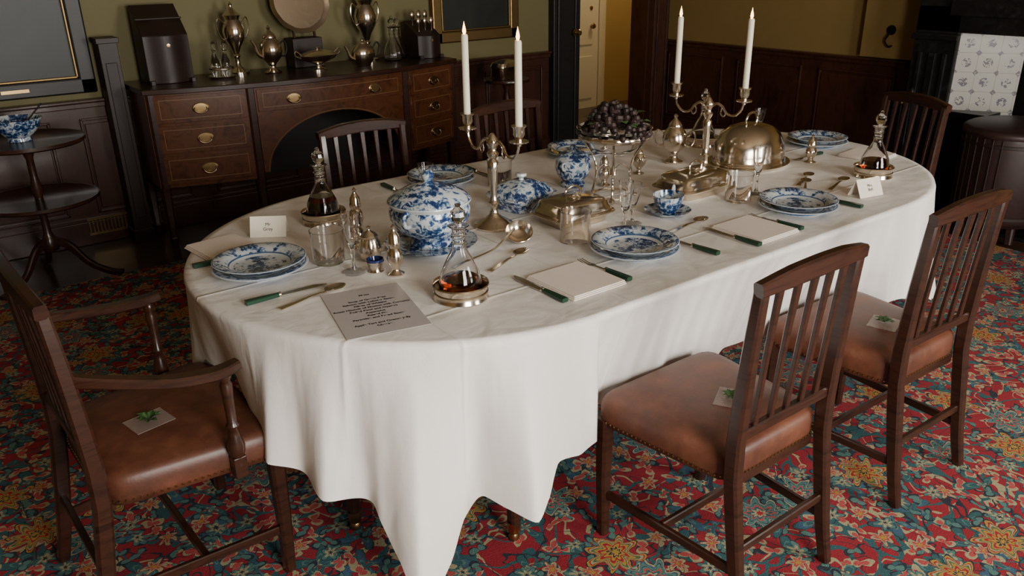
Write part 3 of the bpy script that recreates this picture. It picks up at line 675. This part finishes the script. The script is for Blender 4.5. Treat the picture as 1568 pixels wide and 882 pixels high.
c=bpy.data.curves.new('menu_text','FONT'); c.body='\n'.join(lines); c.size=.0125; c.offset=.00045; c.align_x='CENTER'; c.align_y='CENTER'; c.space_line=1.35; c.materials.append(INK)
t=bpy.data.objects.new('menu_text',c); COL.objects.link(t); t.parent=g; t.location=(0,0,.0013)
def cutl(kind,x,y,rz,green=True):
    g=group({'k':'table_knife','f':'table_fork','s':'silver_spoon'}[kind],(x,y,TZ+.001),rz)
    hm=GREENH if green else SILVER
    if kind=='s':
        loft('handle',[(0,-.1,.002),(0,-.05,.003),(0,0,.006),(0,.045,.004)],[(.018,.003),(.010,.003),(.006,.004)],SILVER,g)
        lathe('bowl',[(0,0),(.012,.002),(.021,.008),(.0205,.009),(.011,.003),(0,.0015)],SILVER,g,(0,.075,.0),sy=1.6,seg=24)
    else:
        loft('handle',[(0,-.105,.006),(0,-.06,.006),(0,-.015,.006)],[(.02,.012),(.018,.011),(.013,.01)],hm,g)
        lathe('ferrule',[(0,0),(.007,0),(.0075,.006),(0,.008)],SILVER,g,(0,-.016,.006),(-pi/2,0,0),seg=12)
        if kind=='k': loft('blade',[(0,-.01,.004),(0,.04,.004),(.002,.09,.004),(.006,.12,.004)],[(.014,.003),(.02,.002),(.022,.002),(.006,.001)],STEEL,g)
        else:
            V=[];F=[];loftgeo([(0,-.01,.005),(0,.03,.004),(0,.05,.003)],[(.006,.004),(.006,.003),(.022,.002)],V,F)
            for i in range(3): loftgeo(cr([((i-1)*.008,.048,.003),((i-1)*.009,.07,.001),((i-1)*.008,.1,.006)],4),[(.004,.002),(.002,.002)],V,F)
            mesh('tines',V,F,STEEL,g)
cutl('k',.715,1.955,-pi/2); cutl('s',.765,1.890,-pi/2+.20); cutl('f',.695,2.320,-pi/2)
cutl('f',1.494,1.55,0); cutl('k',1.262,1.55,0); cutl('k',1.835,1.53,.05)
cutl('f',2.228,1.51,0); cutl('k',1.998,1.50,0); cutl('k',2.585,1.52,.05)
cutl('s',2.68,1.70,-1.0,False); cutl('s',2.76,1.76,-1.2,False); cutl('s',1.33,1.78,-1.2,False); cutl('s',1.98,1.665,-1.45,False); cutl('s',2.80,1.64,-1.3,False)
cutl('f',3.09,1.97,pi/2); cutl('k',1.46,2.66,pi); cutl('k',1.86,2.68,pi)

# ---------------------------------------------------------------- sideboard
sb=group('mahogany_sideboard',(0,0,0))
SX0,SX1=1.12,3.15
BRASSI=G('boxwood_stringing').set((.17,.085,.034),.4)
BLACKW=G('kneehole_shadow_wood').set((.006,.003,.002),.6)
def fy(x):
    t=min(1,max(0,(x-SX0)/(SX1-SX0))); return 4.80-.19*math.sin(pi*t)**.85
def bow(name,x0,x1,z0,z1,d0,d1,mat,n=14,bev=0.,zb=None):
    V=[];F=[]
    for i in range(n+1):
        x=x0+(x1-x0)*i/n; yf_=fy(x)-d0; yb=(fy(x)+d1) if d1 is not None else YN-.03; za=zb(x) if zb else z0
        V+=[(x,yf_,za),(x,yf_,z1),(x,yb,z1),(x,yb,za)]
    for i in range(n):
        a=i*4
        for k in range(4): b=(k+1)%4; F.append([a+k,a+4+k,a+4+b,a+b])
    F.append([3,2,1,0][::-1]);F.append([n*4+k for k in range(4)][::-1])
    return mesh(name,V,F,mat,sb,smooth=True,angle=30,bevel=bev)
bow('top',SX0-.015,SX1+.015,.895,.925,.02,None,MAHOG,40,.004)
bow('left_cabinet',SX0,1.66,.37,.895,0,None,MAHOGS); bow('right_cabinet',2.68,SX1,.37,.895,0,None,MAHOGS)
bow('centre_frieze',1.66,2.68,.745,.895,0,None,MAHOGS,24)
def arch(x):
    t=(x-2.17)/.45
    return .40 if abs(t)>=1 else .40+.315*math.sqrt(1-t*t)
bow('arch_apron',1.66,2.68,.4,.745,-.004,.03,MAHOGS,90,0,arch)
V=[];F=[]
loftgeo([(2.17+.46*math.cos(pi-pi*i/40),fy(2.17+.46*math.cos(pi-pi*i/40))+.003,.40+.322*math.sin(pi*i/40)) for i in range(41)],(.006,.006),V,F,up=(0,1,0)); mesh('arch_stringing',V,F,BRASSI,sb)
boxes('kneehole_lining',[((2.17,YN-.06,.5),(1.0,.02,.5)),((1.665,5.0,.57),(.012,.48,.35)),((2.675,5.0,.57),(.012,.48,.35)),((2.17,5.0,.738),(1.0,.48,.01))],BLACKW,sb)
def drawer(x0,x1,z0,z1):
    bow('drawer_front',x0,x1,z0,z1,.006,.0,MAHOGS,12,.002)
    st=.004
    for a in((x0+.03,x1-.03,z0+.022,z0+.022+st),(x0+.03,x1-.03,z1-.022-st,z1-.022)): bow('stringing',a[0],a[1],a[2],a[3],.0072,.0,BRASSI,12)
    for xx in(x0+.03,x1-.03-st): bow('stringing',xx,xx+st,z0+.022,z1-.022,.0072,.0,BRASSI,1)
def pull(x,z):
    y=fy(x)-.008; an=math.atan2(fy(x+.01)-fy(x-.01),.02)
    lathe('handle_plate',[(0,.004),(.034,.003),(.040,0)],BRASS,sb,(x,y,z),(pi/2,0,an),seg=28,sx=1.15,sy=.75)
    loft('bail',cr([(-.03,-.006,.004),(-.034,-.016,-.008),(-.02,-.022,-.022),(0,-.024,-.027),(.02,-.022,-.022),(.034,-.016,-.008),(.03,-.006,.004)],5),(.006,.006),SILVER,sb,rnd=6,loc=(x,y,z),rot=(0,0,an))
for z0,z1 in((.39,.55),(.565,.72),(.735,.885)):
    drawer(SX0+.03,1.63,z0,z1); pull(1.385,(z0+z1)/2); drawer(2.72,SX1-.03,z0,z1); pull(2.93,(z0+z1)/2)
drawer(1.69,2.65,.757,.885); pull(1.9,.82); pull(2.44,.82)
for i,(x,y) in enumerate([(SX0+.03,4.83),(1.66,4.68),(2.68,4.69),(SX1-.03,4.83),(SX0+.03,5.17),(SX1-.03,5.17)]):
    loft('leg_%d'%(i+1),[(x,y,.0),(x,y,.06),(x,y,.07),(x,y,.375)],[(.034,.034),(.046,.046),(.034,.034),(.055,.055)],MAHOG,sb,up=(0,1,0))
    if i<4: loft('stile_%d'%(i+1),[(x,fy(x)+.02,.37),(x,fy(x)+.02,.895)],(.05,.058),MAHOG,sb,up=(0,1,0))
ST=.9255
g=group('mahogany_pedestal',(1.045,5.13,0)); boxes('case',[((0,0,.6),(.10,.12,1.12)),((0,0,.04),(.12,.14,.08)),((0,0,1.17),(.12,.14,.03)),((0,-.063,.6),(.06,.006,.9))],MAHOGD,g,.004)
def knifebox(x,y,w,h,openl,rz=0.,mt=MAHOGD):
    g=group('knife_box',(x,y,ST),rz); d=.2
    hf=h*.62
    n=12;V=[];F=[]
    for i in range(n+1):
        u=-1+2*i/n; xx=u*w/2; yy=-d/2-.025*math.cos(u*pi*1.0)*.8
        V+=[(xx,yy,0),(xx,yy,hf),(xx,d/2,h),(xx,d/2,0)]
    for i in range(n):
        a=i*4
        for k in range(4): b=(k+1)%4; F.append([a+k,a+4+k,a+4+b,a+b])
    F.append([0,1,2,3]);F.append([n*4+3,n*4+2,n*4+1,n*4])
    mesh('case',V,F,mt,g,smooth=True,angle=30,bevel=.003)
    if not openl:
        box('lid_moulding',(0,-.0,(hf+h)/2+.006),(w*1.03,.012,.01),mt,g)
    lathe('escutcheon',[(0,.003),(.010,.002),(.011,0)],BRASS,g,(0,-d/2-.02,hf*.8),(pi/2,0,0),seg=16)
    for s in(-1,1): loft('ogee_foot',[(s*w*.45,-d/2,0),(s*w*.45,-d/2,.02)],(.03,.03),mt,g,up=(0,1,0))
    if openl:
        for i in range(3):
            for j in range(2):
                xx=(i-1)*w*.28; yy=-.04+j*.08; z=hf+(yy+d/2)/d*(h-hf)
                lathe('spoon_top',[(0,-.02),(.006,-.02),(.006,.03),(.014,.045),(.019,.065),(.014,.085),(0,.094)],SILVER,g,(xx,yy,z),seg=14,sy=.5)
knifebox(1.33,5.05,.25,.42,False); knifebox(3.05,5.02,.18,.24,True)
def urn(name,x,y,h,z=ST,rz=0.):
    g=group(name,(x,y,z),rz); k=h/.4
    lathe('body',[(r*k,zz*k) for r,zz in[(0,0),(.06,0),(.06,.012),(.03,.03),(.014,.05),(.014,.09),(.022,.1),(.014,.11),(.03,.15),(.055,.19),(.062,.24),(.05,.28),(.038,.3),(.048,.32),(.052,.325),(.035,.34),(.015,.36),(.008,.37),(.012,.385),(0,.4)]],SILVER,g,seg=32)
    for s in(-1,1): handle_loop('handle',[(s*.052*k,0,.28*k),(s*.095*k,0,.31*k),(s*.105*k,0,.25*k),(s*.08*k,0,.2*k),(s*.058*k,0,.2*k)],.009*k,SILVER,g)
urn('silver_two_handled_urn',1.76,5.08,.42,rz=.3); urn('silver_two_handled_urn',2.66,5.10,.48,rz=.3)
g=group('glass_cruet_stand',(1.62,4.97,ST))
lathe('tray',[(0,0),(.075,0),(.08,.012),(.075,.012),(0,.006)],SILVER,g); loft('ring_handle',[(0,0,.0),(0,0,.22)],(.006,.006),SILVER,g,up=(0,1,0),rnd=8)
lathe('gallery',[(.07,.05),(.073,.052),(.073,.058),(.07,.058)],SILVER,g)
for i in range(4):
    a=i*pi/2+.5; lathe('bottle_%d'%i,[(0,.008),(.022,.008),(.026,.06),(.022,.1),(.010,.14),(.010,.155),(.016,.16),(.006,.165),(.015,.185),(.010,.2),(0,.208)],GLASS,g,(.042*math.cos(a),.042*math.sin(a),0),seg=20)
hotpot('silver_coffee_pot',(1.93,4.96,ST),1.35,True,.2)
g=group('silver_salver_on_stand',(2.22,5.12,ST))
box('stand_base',(0,0,.09),(.20,.12,.18),MAHOGD,g); loft('easel_l',[(-.07,-.02,.18),(-.07,.05,.42)],(.015,.015),MAHOG,g); loft('easel_r',[(.07,-.02,.18),(.07,.05,.42)],(.015,.015),MAHOG,g)
lathe('salver',[(0,.0),(.165,0),(.172,.004),(.188,.01),(.196,.014),(.196,.009),(.18,.0),(.17,-.006),(0,-.006)],SILVER,g,(0,.01,.40),(pi/2-.2,0,0),seg=72,mod=lambda a,z:1+.015*abs(math.sin(a*6)))
g=group('silver_covered_tureen',(2.19,4.86,ST),.1)
lathe('body',[(0,0),(.05,0),(.05,.008),(.02,.02),(.016,.035),(.05,.05),(.11,.07),(.13,.09),(.132,.095),(.1,.11),(.05,.122),(.012,.128),(.014,.14),(0,.148)],SILVER,g,sy=.6,seg=40)
for s in(-1,1): handle_loop('handle',[(s*.12,0,.08),(s*.155,0,.1),(s*.15,0,.125),(s*.115,0,.1)],.008,SILVER,g)
g=group('silver_teapot',(2.50,4.86,ST),.15)
lathe('body',[(0,0),(.045,0),(.05,.01),(.07,.04),(.08,.07),(.078,.1),(.06,.125),(.035,.138),(.033,.145),(.012,.152),(.008,.16),(.012,.17),(0,.18)],SILVER,g,seg=36,sy=.8)
handle_loop('handle',[(.075,0,.1),(.11,0,.14),(.135,0,.11),(.12,0,.06),(.07,0,.05)],.011,EBON,g)
loft('spout',cr([(-.07,0,.05),(-.1,0,.065),(-.115,0,.1),(-.135,0,.135)]),[(.03,.03),(.012,.012)],SILVER,g,up=(0,1,0),rnd=10)
decanter(2.785,4.98,None,ST,False,name='glass_decanter',sc=1.15); decanter(2.88,5.08,None,ST,False,sc=1.1)
g=group('round_side_table',(3.60,4.80,0))
lathe('top',[(0,.725),(.165,.725),(.17,.735),(.165,.748),(0,.748)],MAHOG,g); lathe('column',[(0,.15),(.025,.15),(.03,.2),(.018,.3),(.02,.5),(.03,.6),(.018,.66),(.04,.725)],MAHOG,g)
for i in range(3):
    a=i*2.094+.4; c,s=math.cos(a),math.sin(a); loft('foot_%d'%(i+1),cr([(c*.015,s*.015,.2),(c*.1,s*.1,.14),(c*.17,s*.17,.04),(c*.22,s*.22,.01)]),[(.03,.035),(.025,.02)],MAHOG,g)
g=group('silver_box',(3.58,4.78,.749),.2); rrect('box',[(0,0),(.9,0),(.95,.01),(.95,.08),(1,.085),(1,.09),(.9,.115),(.3,.135),(0,.137)],SILVER,g,.11,.07)
g=group('two_tier_dumbwaiter_table',(.5,4.70,0))
for z,r in((.455,.285),(.755,.275)): lathe('tier',[(0,z-.02),(r-.01,z-.02),(r,z-.012),(r,z+.004),(r-.012,z+.004),(r-.016,z),(0,z)],MAHOG,g,seg=56)
lathe('column',[(0,.16),(.035,.17),(.045,.2),(.03,.24),(.02,.27),(.018,.38),(.03,.43),(.02,.44),(.02,.46),(.03,.5),(.018,.56),(.018,.66),(.03,.70),(.035,.74)],MAHOG,g,seg=24)
for i in range(3):
    a=i*2.094-.5; c,s=math.cos(a),math.sin(a); loft('foot_%d'%(i+1),cr([(c*.02,s*.02,.22),(c*.09,s*.09,.19),(c*.17,s*.17,.09),(c*.26,s*.26,.035),(c*.33,s*.33,.02)]),[(.035,.045),(.03,.03),(.045,.025)],MAHOG,g)
g=group('blue_and_white_punch_bowl',(.48,4.70,.756))
lathe('bowl',[(0,0),(.055,0),(.052,.016),(.075,.035),(.1,.065),(.122,.11),(.119,.11),(.096,.068),(.06,.035),(0,.025)],CHB,g,seg=48)
loft('ladle_handle',[(0,0,.04),(.06,.0,.1),(.13,.0,.17)],(.008,.008),EBON,g,up=(0,1,0),rnd=8)
def painting(name,x0,x1,z0,z1,fm,w,slip=GILT):
    g=group(name,((x0+x1)/2,YN-.03,(z0+z1)/2)); W=x1-x0;Hh=z1-z0
    boxes('frame',[((0,0,Hh/2-w/2),(W,.05,w)),((0,0,-Hh/2+w/2),(W,.05,w)),((-W/2+w/2,0,0),(w,.05,Hh)),((W/2-w/2,0,0),(w,.05,Hh))],fm,g,.01)
    s=.012;W2=W-2*w;H2=Hh-2*w
    boxes('slip',[((0,-.01,H2/2-s/2),(W2,.02,s)),((0,-.01,-H2/2+s/2),(W2,.02,s)),((-W2/2+s/2,-.01,0),(s,.02,H2)),((W2/2-s/2,-.01,0),(s,.02,H2))],slip,g,.003)
    boxes('canvas',[((0,.005,0),(W2,.01,H2))],CANV,g); return g
p=painting('framed_portrait',-.25,.975,.885,2.2,EBON,.085)
box('name_plaque',(.2,-.028,-.615),(.14,.004,.022),BRASS,p)
painting('gilt_framed_painting',3.25,4.03,.98,1.95,GILT,.08)

# ---------------------------------------------------------------- lights
def area(name,loc,rot,sx,sy,p,c):
    l=bpy.data.lights.new(name,'AREA'); l.shape='RECTANGLE'; l.size=sx; l.size_y=sy; l.energy=p; l.color=c
    o=bpy.data.objects.new(name,l); COL.objects.link(o); o.location=loc; o.rotation_euler=rot
for i,(cx,w) in enumerate(wins):
    area('daylight_window_%d'%(i+1),(cx,YS-.22,(WZ0+WZ1)/2),(pi/2,0,0),w,WZ1-WZ0,(235,185)[i],(1.,.955,.89))
l=bpy.data.lights.new('hall_fill_light','POINT'); l.energy=38; l.color=(1,.88,.66); l.shadow_soft_size=.15  # unseen point light, added to brighten the cream door and hall wall
o=bpy.data.objects.new('hall_fill_light',l); COL.objects.link(o); o.location=(6.2,5.85,2.4)
w=bpy.data.worlds.new('World'); sc.world=w; w.use_nodes=True
w.node_tree.nodes['Background'].inputs[0].default_value=(.6,.7,.85,1); w.node_tree.nodes['Background'].inputs[1].default_value=.4

# ---------------------------------------------------------------- camera
pt,rl,yw=.3923,-.0159,.9244
Fh=Vector((math.cos(yw),math.sin(yw),0));Rh=Vector((math.sin(yw),-math.cos(yw),0));Z=Vector((0,0,1))
fw=Fh*math.cos(pt)-Z*math.sin(pt); up=Fh*math.sin(pt)+Z*math.cos(pt)
R2=Rh*math.cos(rl)+up*math.sin(rl); U2=-Rh*math.sin(rl)+up*math.cos(rl)
cd=bpy.data.cameras.new('camera'); cam=bpy.data.objects.new('camera',cd); COL.objects.link(cam)
M=Matrix((R2,U2,-fw)).transposed().to_4x4(); M.translation=Vector((0,0,1.5865)); cam.matrix_world=M
cd.sensor_width=36; cd.lens=1240.4/1568*36; cd.clip_start=.05
sc.camera=cam
